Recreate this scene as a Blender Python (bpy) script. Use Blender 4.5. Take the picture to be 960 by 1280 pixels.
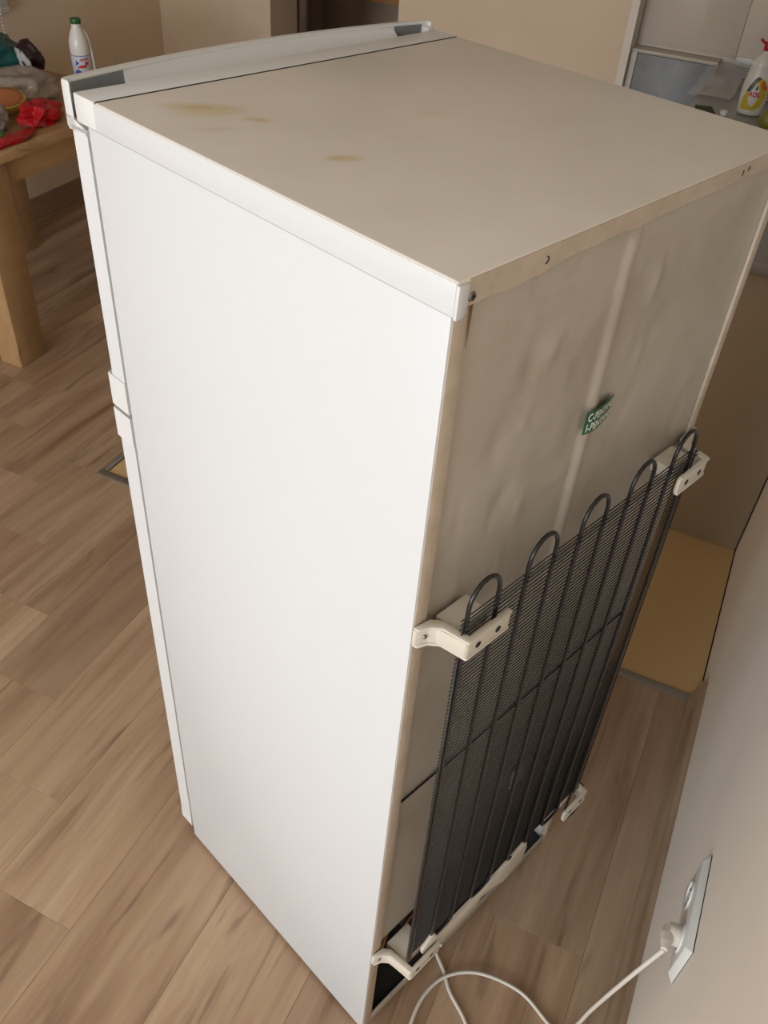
import bpy, bmesh, math, random
from mathutils import Vector, Matrix, noise

for o in list(bpy.data.objects):
    bpy.data.objects.remove(o, do_unlink=True)
scene = bpy.context.scene
COL = scene.collection
random.seed(7)
PI = math.pi

# ------------------------------------------------------------------ camera
cam_d = bpy.data.cameras.new('camera')
cam_d.sensor_fit = 'HORIZONTAL'
cam_d.sensor_width = 36.0
cam_d.lens = 36.0 * 1097.07 / 960.0
cam_d.clip_start = 0.02
cam = bpy.data.objects.new('camera', cam_d)
COL.objects.link(cam)
TH = math.radians(20.12)                      # fridge is turned 20 degrees against the room
ROOM = Matrix.Rotation(-TH, 3, 'Z')           # fridge frame -> room frame
YAW, PITCH, ROLL = 0.830301, -0.711073, 0.083284
fw = Vector((math.sin(YAW) * math.cos(PITCH), math.cos(YAW) * math.cos(PITCH), math.sin(PITCH)))
rt = fw.cross(Vector((0, 0, 1))).normalized()
up = rt.cross(fw)
cr, sr = math.cos(ROLL), math.sin(ROLL)
r2 = rt * cr + up * sr
u2 = up * cr - rt * sr
fw, r2, u2 = ROOM @ fw, ROOM @ r2, ROOM @ u2
cpos = ROOM @ Vector((-0.47133, -0.37855, 1.78950))
cam.matrix_world = Matrix(((r2.x, u2.x, -fw.x, cpos.x), (r2.y, u2.y, -fw.y, cpos.y),
                           (r2.z, u2.z, -fw.z, cpos.z), (0, 0, 0, 1)))
scene.camera = cam

# ------------------------------------------------------------------ world, daylight, exposure
world = bpy.data.worlds.new('world')
scene.world = world
world.use_nodes = True
bg = world.node_tree.nodes['Background']
bg.inputs[0].default_value = (0.78, 0.88, 1.0, 1)
bg.inputs[1].default_value = 1.0

WX = -4.0                                     # window wall
WT0, WT1, WZ0, WZ1 = 0.15, 2.35, 0.40, 2.30    # window opening
ld = bpy.data.lights.new('window_daylight', 'AREA')
ld.shape = 'RECTANGLE'
ld.size = WT1 - WT0 - 0.1
ld.size_y = WZ1 - WZ0 - 0.1
ld.energy = 134
ld.color = (0.825, 0.912, 1.0)
lo = bpy.data.objects.new('window_daylight', ld)
COL.objects.link(lo)
lo.location = (WX + 0.06, (WT0 + WT1) / 2, (WZ0 + WZ1) / 2)
lo.rotation_euler = (PI / 2, 0, -PI / 2)

vs = scene.view_settings
vs.view_transform = 'Standard'
vs.look = 'None'
vs.gamma = 1.0
vs.use_curve_mapping = False
vs.exposure = 0.0

# ------------------------------------------------------------------ helpers
def link(name, me, mat=None, parent=None):
    o = bpy.data.objects.new(name, me)
    COL.objects.link(o)
    if parent is not None:
        o.parent = parent
    if mat is not None and me is not None:
        me.materials.clear()
        me.materials.append(mat)
    return o

def tag(o, label=None, cat=None, group=None, kind=None):
    if label: o['label'] = label
    if cat: o['category'] = cat
    if group: o['group'] = group
    if kind: o['kind'] = kind
    return o

def empty(name, loc=(0, 0, 0), rz=0.0, label=None, cat=None, group=None):
    o = bpy.data.objects.new(name, None)
    COL.objects.link(o)
    o.empty_display_size = 0.05
    o.location = loc
    o.rotation_euler = (0, 0, rz)
    return tag(o, label, cat, group)

def me_from(bm, smooth=False, angle=None):
    me = bpy.data.meshes.new('mesh')
    bmesh.ops.recalc_face_normals(bm, faces=bm.faces)
    bm.to_mesh(me)
    bm.free()
    if smooth:
        for p in me.polygons: p.use_smooth = True
        if angle:
            me.set_sharp_from_angle(angle=angle)
    return me

def box(bm, x0, x1, y0, y1, z0, z1, r=0.0, seg=2):
    t = bmesh.new()
    bmesh.ops.create_cube(t, size=1)
    for v in t.verts:
        v.co = Vector(((x0 + x1) / 2 + v.co.x * (x1 - x0), (y0 + y1) / 2 + v.co.y * (y1 - y0), (z0 + z1) / 2 + v.co.z * (z1 - z0)))
    if r > 0:
        bmesh.ops.bevel(t, geom=list(t.edges), offset=r, segments=seg, profile=0.5, affect='EDGES')
    join(bm, t)

def join(bm, t):
    m = {}
    for v in t.verts: m[v] = bm.verts.new(v.co)
    for f in t.faces:
        try: bm.faces.new([m[v] for v in f.verts])
        except ValueError: pass
    t.free()

def boxo(name, x0, x1, y0, y1, z0, z1, mat, parent=None, r=0.0, seg=2):
    bm = bmesh.new()
    box(bm, x0, x1, y0, y1, z0, z1, r, seg)
    return link(name, me_from(bm, r > 0, 0.6), mat, parent)

def prism(bm, pts, z0, z1, axis='z', r=0.0):
    """closed polygon (2D) extruded; axis z: pts=(x,y); axis x: pts=(y,z); axis y: pts=(x,z)"""
    t = bmesh.new()
    def mk(p, h):
        if axis == 'z': return Vector((p[0], p[1], h))
        if axis == 'x': return Vector((h, p[0], p[1]))
        return Vector((p[0], h, p[1]))
    a = [t.verts.new(mk(p, z0)) for p in pts]
    b = [t.verts.new(mk(p, z1)) for p in pts]
    n = len(pts)
    t.faces.new(a); t.faces.new(b[::-1])
    for i in range(n):
        t.faces.new((a[i], b[i], b[(i + 1) % n], a[(i + 1) % n]))
    if r > 0:
        bmesh.ops.recalc_face_normals(t, faces=t.faces)
        bmesh.ops.bevel(t, geom=list(t.edges), offset=r, segments=2, profile=0.5, affect='EDGES')
    join(bm, t)

def cyl(bm, p0, p1, r0, r1=None, n=16, caps=True):
    if r1 is None: r1 = r0
    p0, p1 = Vector(p0), Vector(p1)
    d = (p1 - p0).normalized()
    a = d.cross(Vector((0, 0, 1)))
    if a.length < 1e-4: a = Vector((1, 0, 0))
    a.normalize(); b = d.cross(a)
    A = [bm.verts.new(p0 + (a * math.cos(2 * PI * i / n) + b * math.sin(2 * PI * i / n)) * r0) for i in range(n)]
    B = [bm.verts.new(p1 + (a * math.cos(2 * PI * i / n) + b * math.sin(2 * PI * i / n)) * r1) for i in range(n)]
    for i in range(n):
        bm.faces.new((A[i], A[(i + 1) % n], B[(i + 1) % n], B[i]))
    if caps:
        bm.faces.new(A[::-1]); bm.faces.new(B)

def tube(bm, pts, r, n=8, caps=True):
    pts = [Vector(p) for p in pts]
    N = len(pts)
    tang = []
    for i in range(N):
        a = pts[max(0, i - 1)]; b = pts[min(N - 1, i + 1)]
        tang.append((b - a).normalized())
    nrm = tang[0].orthogonal().normalized()
    rings = []
    for i in range(N):
        t = tang[i]
        nrm = (nrm - t * nrm.dot(t)).normalized()
        bi = t.cross(nrm)
        rings.append([bm.verts.new(pts[i] + (nrm * math.cos(2 * PI * k / n) + bi * math.sin(2 * PI * k / n)) * r) for k in range(n)])
    for i in range(N - 1):
        for k in range(n):
            bm.faces.new((rings[i][k], rings[i][(k + 1) % n], rings[i + 1][(k + 1) % n], rings[i + 1][k]))
    if caps:
        bm.faces.new(rings[0][::-1]); bm.faces.new(rings[-1])

def catmull(pts, sub=8):
    pts = [Vector(p) for p in pts]
    out = []
    for i in range(len(pts) - 1):
        p0 = pts[max(0, i - 1)]; p1 = pts[i]; p2 = pts[i + 1]; p3 = pts[min(len(pts) - 1, i + 2)]
        for k in range(sub):
            t = k / sub
            out.append(0.5 * ((2 * p1) + (p2 - p0) * t + (2 * p0 - 5 * p1 + 4 * p2 - p3) * t * t + (3 * p1 - p0 - 3 * p2 + p3) * t ** 3))
    out.append(pts[-1])
    return out

def lathe(bm, prof, n=32, sx=1.0, sy=1.0):
    """prof: list of (r, z)"""
    rings = []
    for r, z in prof:
        rings.append([bm.verts.new((r * math.cos(2 * PI * k / n) * sx, r * math.sin(2 * PI * k / n) * sy, z)) for k in range(n)])
    for i in range(len(rings) - 1):
        for k in range(n):
            bm.faces.new((rings[i][k], rings[i][(k + 1) % n], rings[i + 1][(k + 1) % n], rings[i + 1][k]))
    bm.faces.new(rings[0][::-1]); bm.faces.new(rings[-1])

def text_mesh(s, size, extrude=0.0002, offset=0.0):
    cu = bpy.data.curves.new('text', 'FONT')
    cu.body = s; cu.size = size; cu.extrude = extrude; cu.offset = offset
    cu.align_x = 'CENTER'; cu.align_y = 'CENTER'
    cu.resolution_u = 3
    o = bpy.data.objects.new('text', cu)
    COL.objects.link(o)
    dg = bpy.context.evaluated_depsgraph_get()
    dg.update()
    me = bpy.data.meshes.new_from_object(o.evaluated_get(dg))
    bpy.data.objects.remove(o, do_unlink=True)
    return me

# ------------------------------------------------------------------ materials
def mat(name, col, rough=0.5, metal=0.0, spec=0.5, coat=0.0):
    m = bpy.data.materials.new(name)
    m.use_nodes = True
    b = m.node_tree.nodes['Principled BSDF']
    b.inputs['Base Color'].default_value = (*col, 1)
    b.inputs['Roughness'].default_value = rough
    b.inputs['Metallic'].default_value = metal
    b.inputs['Specular IOR Level'].default_value = spec
    b.inputs['Coat Weight'].default_value = coat
    return m

class NT:
    def __init__(s, m):
        s.t = m.node_tree; s.b = s.t.nodes['Principled BSDF']
    def n(s, typ, **kw):
        nd = s.t.nodes.new(typ)
        for k, v in kw.items(): setattr(nd, k, v)
        return nd
    def l(s, a, b): s.t.links.new(a, b)
    def mapping(s, coord='Object', scale=(1, 1, 1), loc=(0, 0, 0), rot=(0, 0, 0), src=None):
        if src is None:
            src = s.n('ShaderNodeTexCoord').outputs[coord]
        mp = s.n('ShaderNodeMapping')
        mp.inputs['Scale'].default_value = scale
        mp.inputs['Location'].default_value = loc
        mp.inputs['Rotation'].default_value = rot
        s.l(src, mp.inputs['Vector'])
        return mp.outputs[0]
    def noise(s, vec, scale=5, detail=4, rough=0.5, dim='3D', w=None, dist=0.0):
        nd = s.n('ShaderNodeTexNoise', noise_dimensions=dim)
        nd.inputs['Scale'].default_value = scale
        nd.inputs['Detail'].default_value = detail
        nd.inputs['Roughness'].default_value = rough
        nd.inputs['Distortion'].default_value = dist
        s.l(vec, nd.inputs['Vector'])
        if w is not None: s.l(w, nd.inputs['W'])
        return nd.outputs['Fac']
    def ramp(s, fac, stops):
        nd = s.n('ShaderNodeValToRGB')
        cr_ = nd.color_ramp
        while len(cr_.elements) < len(stops): cr_.elements.new(0.5)
        for e, (p, c) in zip(cr_.elements, stops):
            e.position = p
            e.color = (*c, 1) if len(c) == 3 else c
        s.l(fac, nd.inputs[0])
        return nd.outputs[0]
    def mix(s, fac, a, b, blend='MIX'):
        nd = s.n('ShaderNodeMix', data_type='RGBA', blend_type=blend)
        if isinstance(fac, (int, float)): nd.inputs[0].default_value = fac
        else: s.l(fac, nd.inputs[0])
        for i, x in ((6, a), (7, b)):
            if isinstance(x, tuple): nd.inputs[i].default_value = (*x, 1)
            else: s.l(x, nd.inputs[i])
        return nd.outputs[2]
    def math(s, op, a, b=None, clamp=False):
        nd = s.n('ShaderNodeMath', operation=op, use_clamp=clamp)
        for i, x in ((0, a), (1, b)):
            if x is None: continue
            if isinstance(x, (int, float)): nd.inputs[i].default_value = x
            else: s.l(x, nd.inputs[i])
        return nd.outputs[0]
    def bump(s, h, strength=0.2, dist=0.01):
        nd = s.n('ShaderNodeBump')
        nd.inputs['Strength'].default_value = strength
        nd.inputs['Distance'].default_value = dist
        s.l(h, nd.inputs['Height'])
        s.l(nd.outputs[0], s.b.inputs['Normal'])

def wood_mat(name, dark, mid, light, gs=(1.2, 9, 9), fine=90, rough=0.45, knots=True, rnd=0.55):
    m = mat(name, mid, rough)
    t = NT(m)
    rd = t.n('ShaderNodeObjectInfo').outputs['Random']
    w = t.math('MULTIPLY', rd, 57.0)
    v = t.mapping(scale=gs)
    n1 = t.noise(v, 1.0, 4, 0.55, '4D', w, 1.0)
    c = t.ramp(n1, [(0.28, dark), (0.48, mid), (0.68, light)])
    v2 = t.mapping(scale=(gs[0] * 1.7, fine, fine))
    n2 = t.noise(v2, 1.0, 3, 0.6, '4D', w, 0.2)
    f2 = t.ramp(n2, [(0.3, (0.90, 0.885, 0.87)), (0.62, (1.05, 1.045, 1.04))])
    c = t.mix(1.0, c, f2, 'MULTIPLY')
    if knots:
        v3 = t.mapping(scale=(gs[0] * 2.6, gs[1] * 2.4, gs[2] * 2.4))
        n3 = t.noise(v3, 1.0, 2, 0.5, '4D', w, 1.2)
        k = t.ramp(n3, [(0.605, (0, 0, 0)), (0.71, (1, 1, 1))])
        kk = t.math('MULTIPLY', k, 0.52)
        c = t.mix(kk, c, tuple(x * 0.45 for x in dark))
    # tone differs from board to board
    tone = t.ramp(rd, [(0.0, (1 - rnd * 0.36,) * 3), (0.5, (1.0, 0.99, 0.97)), (1.0, (1 + rnd * 0.3, 1 + rnd * 0.29, 1 + rnd * 0.27))])
    c = t.mix(1.0, c, tone, 'MULTIPLY')
    t.l(c, t.b.inputs['Base Color'])
    t.bump(n2, 0.08, 0.002)
    return m

M = {}
M['oak'] = wood_mat('laminate_oak', (0.250, 0.147, 0.088), (0.40, 0.264, 0.166), (0.515, 0.370, 0.246), gs=(1.0, 8, 8), fine=70, rough=0.42, rnd=0.32)
M['skirting'] = wood_mat('skirting_oak', (0.22, 0.145, 0.09), (0.32, 0.225, 0.145), (0.40, 0.29, 0.19), rough=0.5)
M['pine'] = wood_mat('table_pine', (0.31, 0.175, 0.078), (0.40, 0.24, 0.11), (0.46, 0.29, 0.145), gs=(6, 6, 0.9), fine=40, rough=0.55, rnd=0.2)
M['pine_top'] = wood_mat('table_top_pine', (0.34, 0.19, 0.085), (0.44, 0.26, 0.12), (0.52, 0.33, 0.16), gs=(1.2, 7, 7), fine=50, rough=0.5, rnd=0.3)
M['orange_wood'] = wood_mat('orange_wood', (0.5, 0.22, 0.07), (0.62, 0.30, 0.11), (0.7, 0.38, 0.16), rough=0.5, knots=False)
M['dark_wood'] = wood_mat('dark_door_wood', (0.06, 0.028, 0.012), (0.095, 0.045, 0.02), (0.13, 0.065, 0.03), gs=(6, 6, 1.0), rough=0.5, knots=False)

def plaster(name, col, var=0.06, bump=0.05):
    m = mat(name, col, 0.85, spec=0.25)
    t = NT(m)
    v = t.mapping()
    n = t.noise(v, 1.6, 4, 0.5)
    c = t.ramp(n, [(0.3, tuple(x * (1 - var) for x in col)), (0.7, tuple(min(1, x * (1 + var)) for x in col))])
    t.l(c, t.b.inputs['Base Color'])
    n2 = t.noise(v, 60, 3, 0.6)
    t.bump(n2, bump, 0.004)
    return m
M['wall'] = plaster('wall_beige', (0.75, 0.59, 0.43))
M['wall_r'] = plaster('wall_pale', (0.82, 0.745, 0.655))
M['ceil'] = plaster('ceiling_white', (0.86, 0.83, 0.78), 0.02)
M['sub'] = mat('subfloor', (0.03, 0.022, 0.016), 0.9)
M['tile'] = plaster('kitchen_tile_tan', (0.60, 0.41, 0.20), 0.05, 0.02)
M['tile'].node_tree.nodes['Principled BSDF'].inputs['Roughness'].default_value = 0.4
M['alu'] = mat('strip_aluminium', (0.38, 0.36, 0.33), 0.35, 0.8)

def enamel(name, col, rough):
    m = mat(name, col, rough, spec=0.5)
    t = NT(m)
    v = t.mapping()
    n = t.noise(v, 3.0, 2, 0.5)
    t.bump(n, 0.03, 0.01)
    return m
M['enamel'] = enamel('white_enamel', (0.675, 0.685, 0.685), 0.33)
M['door_white'] = enamel('door_white', (0.69, 0.70, 0.70), 0.3)
M['plastic_white'] = mat('white_plastic', (0.72, 0.72, 0.70), 0.35)
M['plastic_cream'] = mat('cream_plastic', (0.66, 0.60, 0.50), 0.45)
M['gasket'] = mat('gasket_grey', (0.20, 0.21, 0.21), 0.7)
M['black'] = mat('black_gap', (0.012, 0.011, 0.010), 0.8)
M['dark_inside'] = mat('dark_inside', (0.03, 0.028, 0.026), 0.8)
M['coil'] = mat('condenser_black', (0.010, 0.010, 0.010), 0.28, spec=0.5)
M['wire'] = mat('condenser_wire_black', (0.014, 0.013, 0.012), 0.4, spec=0.5)
M['steel'] = mat('screw_steel', (0.25, 0.22, 0.2), 0.4, 0.9)
M['compressor'] = mat('compressor_black', (0.015, 0.015, 0.015), 0.4)
M['cord'] = mat('cord_white', (0.70, 0.65, 0.57), 0.5)
M['socket'] = mat('socket_white', (0.72, 0.73, 0.70), 0.3)
M['green'] = mat('label_green', (0.012, 0.105, 0.04), 0.5)
M['print'] = mat('label_print_white', (0.78, 0.79, 0.72), 0.6)

# top cover: enamel with yellow stains
M['top'] = mat('top_enamel_stained', (0.76, 0.70, 0.62), 0.34)
t = NT(M['top'])
base = (0.76, 0.70, 0.62)
v = t.mapping()
nz = t.noise(v, 7, 4, 0.6)
c = t.ramp(nz, [(0.3, (0.72, 0.66, 0.575)), (0.7, (0.78, 0.72, 0.64))])
tc = t.n('ShaderNodeTexCoord').outputs['Object']
nzf = t.noise(tc, 45, 4, 0.7, dist=0.8)
def stain(cx, cy, rx, ry, rot, amt, col, c):
    # location is in metres on the cover
    vv = t.n('ShaderNodeVectorMath', operation='SUBTRACT'); t.l(tc, vv.inputs[0]); vv.inputs[1].default_value = (cx, cy, 1.5)
    mp = t.mapping(scale=(1, 1, 0.0), rot=(0, 0, -rot), src=vv.outputs[0])
    mp2 = t.mapping(scale=(1 / rx, 1 / ry, 0.0), src=mp)
    g = t.n('ShaderNodeTexGradient', gradient_type='SPHERICAL'); t.l(mp2, g.inputs[0])
    f = t.math('MULTIPLY', g.outputs['Fac'], t.math('SUBTRACT', t.math('MULTIPLY', nzf, 2.6), 0.35, True))
    f = t.math('MULTIPLY', t.math('SUBTRACT', f, 0.06, True), amt, True)
    return t.mix(f, c, col)
Y = (0.60, 0.46, 0.20)
c = stain(0.083, 0.428, 0.060, 0.020, -0.7, 1.1, Y, c)
c = stain(0.075, 0.412, 0.050, 0.016, -0.5, 1.0, (0.66, 0.53, 0.28), c)
c = stain(0.105, 0.368, 0.022, 0.012, -0.9, 1.1, Y, c)
c = stain(0.053, 0.366, 0.030, 0.010, -0.5, 0.5, (0.5, 0.40, 0.26), c)
c = stain(0.104, 0.235, 0.024, 0.012, -0.6, 1.3, (0.58, 0.43, 0.19), c)
c = stain(0.276, 0.283, 0.022, 0.012, -0.4, 0.45, (0.62, 0.47, 0.22), c)
t.l(c, t.b.inputs['Base Color'])
t.l(t.ramp(nz, [(0.3, (0.28,) * 3), (0.7, (0.42,) * 3)]), t.b.inputs['Roughness'])

# galvanised back sheet
M['back'] = mat('back_sheet_zinc', (0.42, 0.385, 0.335), 0.42, 0.35)
t = NT(M['back'])
v = t.mapping()
n1 = t.noise(v, 7, 5, 0.6, dist=0.5)
c = t.ramp(n1, [(0.28, (0.45, 0.385, 0.30)), (0.5, (0.545, 0.485, 0.40)), (0.72, (0.585, 0.53, 0.455))])
vst = t.mapping(scale=(60, 60, 3))
n2 = t.noise(vst, 1, 3, 0.5)
c = t.mix(0.12, c, t.ramp(n2, [(0.35, (0.47, 0.41, 0.335)), (0.7, (0.58, 0.54, 0.47))]))
t.l(c, t.b.inputs['Base Color'])
t.l(t.ramp(n1, [(0.3, (0.36,) * 3), (0.7, (0.5,) * 3)]), t.b.inputs['Roughness'])
M['flange'] = mat('flange_shade_beige', (0.54, 0.44, 0.34), 0.5)  # beige puts the shade on the white panel returns into the colour
t = NT(M['flange'])
v = t.mapping(scale=(1, 1, 1))
n1 = t.noise(v, 30, 5, 0.65)
t.l(t.ramp(n1, [(0.3, (0.47, 0.375, 0.275)), (0.6, (0.56, 0.46, 0.355))]), t.b.inputs['Base Color'])
M['rust'] = mat('rust_streak', (0.16, 0.085, 0.03), 0.8)

# ------------------------------------------------------------------ setting
S0, S1 = WX, 3.58            # room along the right wall
TR, TL = -0.432, 3.0         # right wall, left wall
HC = 2.6
floor = tag(boxo('floor', S0 - 0.2, 5.6, TR - 0.1, TL + 0.1, -0.06, -0.009, M['sub']), kind='structure')

# planks: rows across t, joints stepped by 0.207 per row
rows = [-0.405, -0.335, -0.1, 0.135, 0.365, 0.595, 0.794, 0.993, 1.193, 1.392]
while rows[-1] < TL: rows.append(min(TL, rows[-1] + 0.199))
cache = {}
def plank(s0, s1, t0, t1):
    L, W = round(s1 - s0, 4), round(t1 - t0, 4)
    if L < 0.02 or W < 0.01: return
    g = 0.0002
    if (L, W) not in cache:
        bm = bmesh.new()
        # top face with tiny bevelled edges, plank origin in its own corner
        b = 0.0006
        lo_ = [(g, g), (L - g, g), (L - g, W - g), (g, W - g)]
        hi_ = [(g + b, g + b), (L - g - b, g + b), (L - g - b, W - g - b), (g + b, W - g - b)]
        A = [bm.verts.new((*p, -0.008)) for p in lo_]
        B = [bm.verts.new((*p, -b * 0.7)) for p in lo_]
        Ct = [bm.verts.new((*p, 0)) for p in hi_]
        bm.faces.new(A[::-1]); bm.faces.new(Ct)
        for i in range(4):
            j = (i + 1) % 4
            bm.faces.new((A[i], A[j], B[j], B[i])); bm.faces.new((B[i], B[j], Ct[j], Ct[i]))
        me = me_from(bm); me.materials.append(M['oak'])
        cache[(L, W)] = me
    o = link('plank', cache[(L, W)], None, floor)
    o.location = (s0, t0, 0)
PL = 1.24
KS, KT = 1.07, 1.464          # kitchen tile corner
for i in range(len(rows) - 1):
    t0, t1 = rows[i], rows[i + 1]
    j0 = 0.112 + 0.207 * (i - 6)
    segs = [(S0, KS if t1 <= KT else S1 + 0.25)]
    for a, b in segs:
        k = math.floor((a - j0) / PL)
        while j0 + k * PL < b:
            x0, x1 = max(a, j0 + k * PL), min(b, j0 + (k + 1) * PL)
            if t0 < KT < t1 and x1 > KS:       # row that meets the tile corner
                if x0 < KS: plank(x0, KS, t0, t1)
                plank(max(x0, KS), x1, KT + 0.004, t1)
            else:
                plank(x0, x1, t0, t1)
            k += 1
# kitchen tiles
bm = bmesh.new()
TW, TG = 0.646, 0.003
ti = {}
s = KS + 0.02
while s < 3.8:
    tt = TR + 0.004
    while tt < KT - 0.02:
        a, b = min(s + TW, 3.8), min(tt + TW, KT - 0.012)
        L, W = round(a - s, 4), round(b - tt, 4)
        if L > 0.03 and W > 0.03:
            if (L, W) not in ti:
                bb = bmesh.new(); box(bb, 0, L - TG, 0, W - TG, -0.008, 0.001, 0.001, 1)
                me = me_from(bb); me.materials.append(M['tile']); ti[(L, W)] = me
            o = link('floor_tile', ti[(L, W)], None, floor); o.location = (s, tt, 0)
        tt += TW
    s += TW
bm.free()
# aluminium cover strips between laminate and tile
def strip(name, x0, x1, y0, y1):
    return tag(boxo(name, x0, x1, y0, y1, -0.006, 0.004, M['alu'], r=0.0018), kind='structure')
strip('trim_1', KS - 0.008, KS + 0.020, TR + 0.008, KT + 0.012)
strip('trim_2', KS + 0.020, 3.55, KT - 0.012, KT + 0.012)

def struct(name, *a, m):
    return tag(boxo(name, *a, m), kind='structure')
struct('wall_right', S0 - 0.15, 4.0, TR - 0.12, TR, -0.05, HC, m=M['wall_r'])
struct('wall_left', S0 - 0.15, S1 + 0.3, TL, TL + 0.12, -0.05, HC, m=M['wall'])
# window wall behind the camera: four pieces round the opening
bm = bmesh.new()
box(bm, S0 - 0.15, S0, TR, WT0, -0.05, HC); box(bm, S0 - 0.15, S0, WT1, TL, -0.05, HC)
box(bm, S0 - 0.15, S0, WT0, WT1, -0.05, WZ0); box(bm, S0 - 0.15, S0, WT0, WT1, WZ1, HC)
tag(link('wall_window_side', me_from(bm), M['wall']), kind='structure')
win = tag(empty('window_1', (S0, 0, 0)), kind='structure')
bm = bmesh.new()
for y0, y1, z0, z1 in ((WT0, WT0 + .06, WZ0, WZ1), (WT1 - .06, WT1, WZ0, WZ1), (WT0, WT1, WZ0, WZ0 + .06), (WT0, WT1, WZ1 - .06, WZ1), ((WT0 + WT1) / 2 - .04, (WT0 + WT1) / 2 + .04, WZ0, WZ1)):
    box(bm, -0.1, -0.04, y0, y1, z0, z1)
link('window_frame', me_from(bm), M['plastic_white'], win)
M['glass'] = mat('window_glass', (1, 1, 1), 0.0)
M['glass'].node_tree.nodes['Principled BSDF'].inputs['Transmission Weight'].default_value = 1.0
for k in range(2):
    y0 = WT0 + .06 if k == 0 else (WT0 + WT1) / 2 + .04
    boxo('pane', -0.075, -0.07, y0, y0 + (WT1 - WT0) / 2 - .1, WZ0 + .06, WZ1 - .06, M['glass'], win)
struct('ceiling', S0 - 0.15, 5.6, TR - 0.12, TL + 0.12, HC, HC + 0.1, m=M['ceil'])
# far wall with doorway
DT0, DT1 = 1.645, 2.315
bm = bmesh.new()
box(bm, S1, S1 + 0.24, 0.601, DT0, -0.05, HC)
box(bm, S1, S1 + 0.24, DT0, DT1, 2.08, HC)
tag(boxo('trim_4', S1 - 0.004, 3.699, 0.568, 0.6005, -0.05, HC, M['wall_r']), kind='structure')  # pale strip added to lighten the shaded wall return
tag(link('wall_far', me_from(bm), M['wall']), kind='structure')
struct('wall_far_corner', S1 + 0.02, S1 + 0.24, 2.53, TL, -0.05, HC, m=M['wall'])
tag(boxo('trim_3', S1 - 0.02, S1 + 0.24, DT1, 2.53, -0.05, HC, M['wall']), kind='structure')
struct('wall_kitchen', 3.70, 3.95, TR, 0.6, -0.05, HC, m=M['wall_r'])
struct('wall_hall', 5.3, 5.45, TR, TL + 0.1, -0.05, HC, m=M['wall'])
struct('wall_hall_side', 3.82, 5.3, 0.9, 1.0, -0.05, HC, m=M['wall'])
struct('wall_hall_end', 3.88, 5.3, TL, TL + 0.12, -0.05, HC, m=M['wall'])
# baseboards
def baseboard(name, s0, s1, ty, sgn):
    bm = bmesh.new()
    prism(bm, [(ty, 0.0), (ty + sgn * 0.028, 0.0), (ty + sgn * 0.026, 0.02), (ty + sgn * 0.018, 0.05), (ty + sgn * 0.012, 0.082), (ty, 0.085)], s0, s1, 'x')
    return tag(link(name, me_from(bm), M['skirting']), kind='structure')
baseboard('baseboard_right', S0, KS + 0.005, TR + 0.0005, 1)
baseboard('baseboard_left', S0, S1, TL - 0.0005, -1)

# ------------------------------------------------------------------ refrigerator
W, H = 0.559, 1.5
fr = empty('refrigerator', (0, 0, 0), -TH, 'white two-door refrigerator turned to show its back with black condenser coil', 'refrigerator')
YP = 0.523
# side panels with rear flange
def side(x0, x1, fl0, fl1):
    bm = bmesh.new()
    box(bm, x0, x1, 0.0, YP, 0.012, 1.4694, 0.0008)
    o = link('side_panel', me_from(bm, True, 0.6), M['enamel'], fr)
    return o
side(0.0, 0.012, 0, 0.02)
side(W - 0.012, W, W - 0.018, W)
for x0, x1 in ((0.0025, 0.021), (0.5435, W - 0.0025)):
    boxo('rear_flange', x0, x1, -0.0006, 0.010, 0.013, 1.476, M['flange'], fr, 0.0005)
# inner body and compartment
boxo('insulated_body', 0.0125, W - 0.0125, 0.014, YP - 0.001, 0.335, 1.478, M['dark_inside'], fr)
boxo('compartment_wall', 0.0125, W - 0.0125, 0.30, 0.32, 0.03, 0.335, M['dark_inside'], fr)
boxo('base_plate', 0.0125, W - 0.0125, 0.004, YP, 0.014, 0.022, M['dark_inside'], fr)
boxo('base_rail', 0.0125, W - 0.0125, 0.0, 0.0035, 0.012, 0.04, M['back'], fr, 0.001)
# top cover
bm = bmesh.new()
box(bm, -0.001, W + 0.001, -0.003, 0.4995, 1.487, H, 0.0016, 3)
top = link('top_cover', me_from(bm, True, 0.6), M['top'], fr)
bm = bmesh.new()      # white folded side edges of the cover
box(bm, -0.0016, 0.0006, -0.0025, 0.535, 1.4705, H - 0.0015, 0.0006)
link('cover_edge', me_from(bm, True, 0.6), M['enamel'], top)
bm = bmesh.new()
box(bm, W - 0.0006, W + 0.0016, -0.0025, 0.535, 1.4705, H - 0.0015, 0.0006)
link('cover_edge', me_from(bm, True, 0.6), M['enamel'], top)
# corner tab folded onto the back
bm = bmesh.new()
prism(bm, [(-0.001, 1.4685), (0.007, 1.4685), (0.0105, 1.473), (0.0115, 1.496), (-0.001, 1.497)], -0.0055, -0.002, 'y', 0.0006)
link('corner_tab', me_from(bm, True, 0.6), M['enamel'], top)
# rear lip, its lower edge torn and uneven
bm = bmesh.new()
lip = []
N = 70
up_, lo_ = [], []
for i in range(N + 1):
    x = 0.012 + (W - 0.014) * i / N
    z = 1.4765 + 0.0030 * noise.noise(Vector((x * 22, 3.1, 0))) + 0.0015 * noise.noise(Vector((x * 90, 1.1, 0)))
    z += 0.004 * min(1, max(0, (x - 0.108) / 0.01)) + 0.006 * max(0, x - 0.12)
    lo_.append((x, z)); up_.append((x, 1.4985))
prism(bm, lo_ + up_[::-1], -0.0042, -0.001, 'y')
link('rear_lip', me_from(bm), M['flange'], top)
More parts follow.
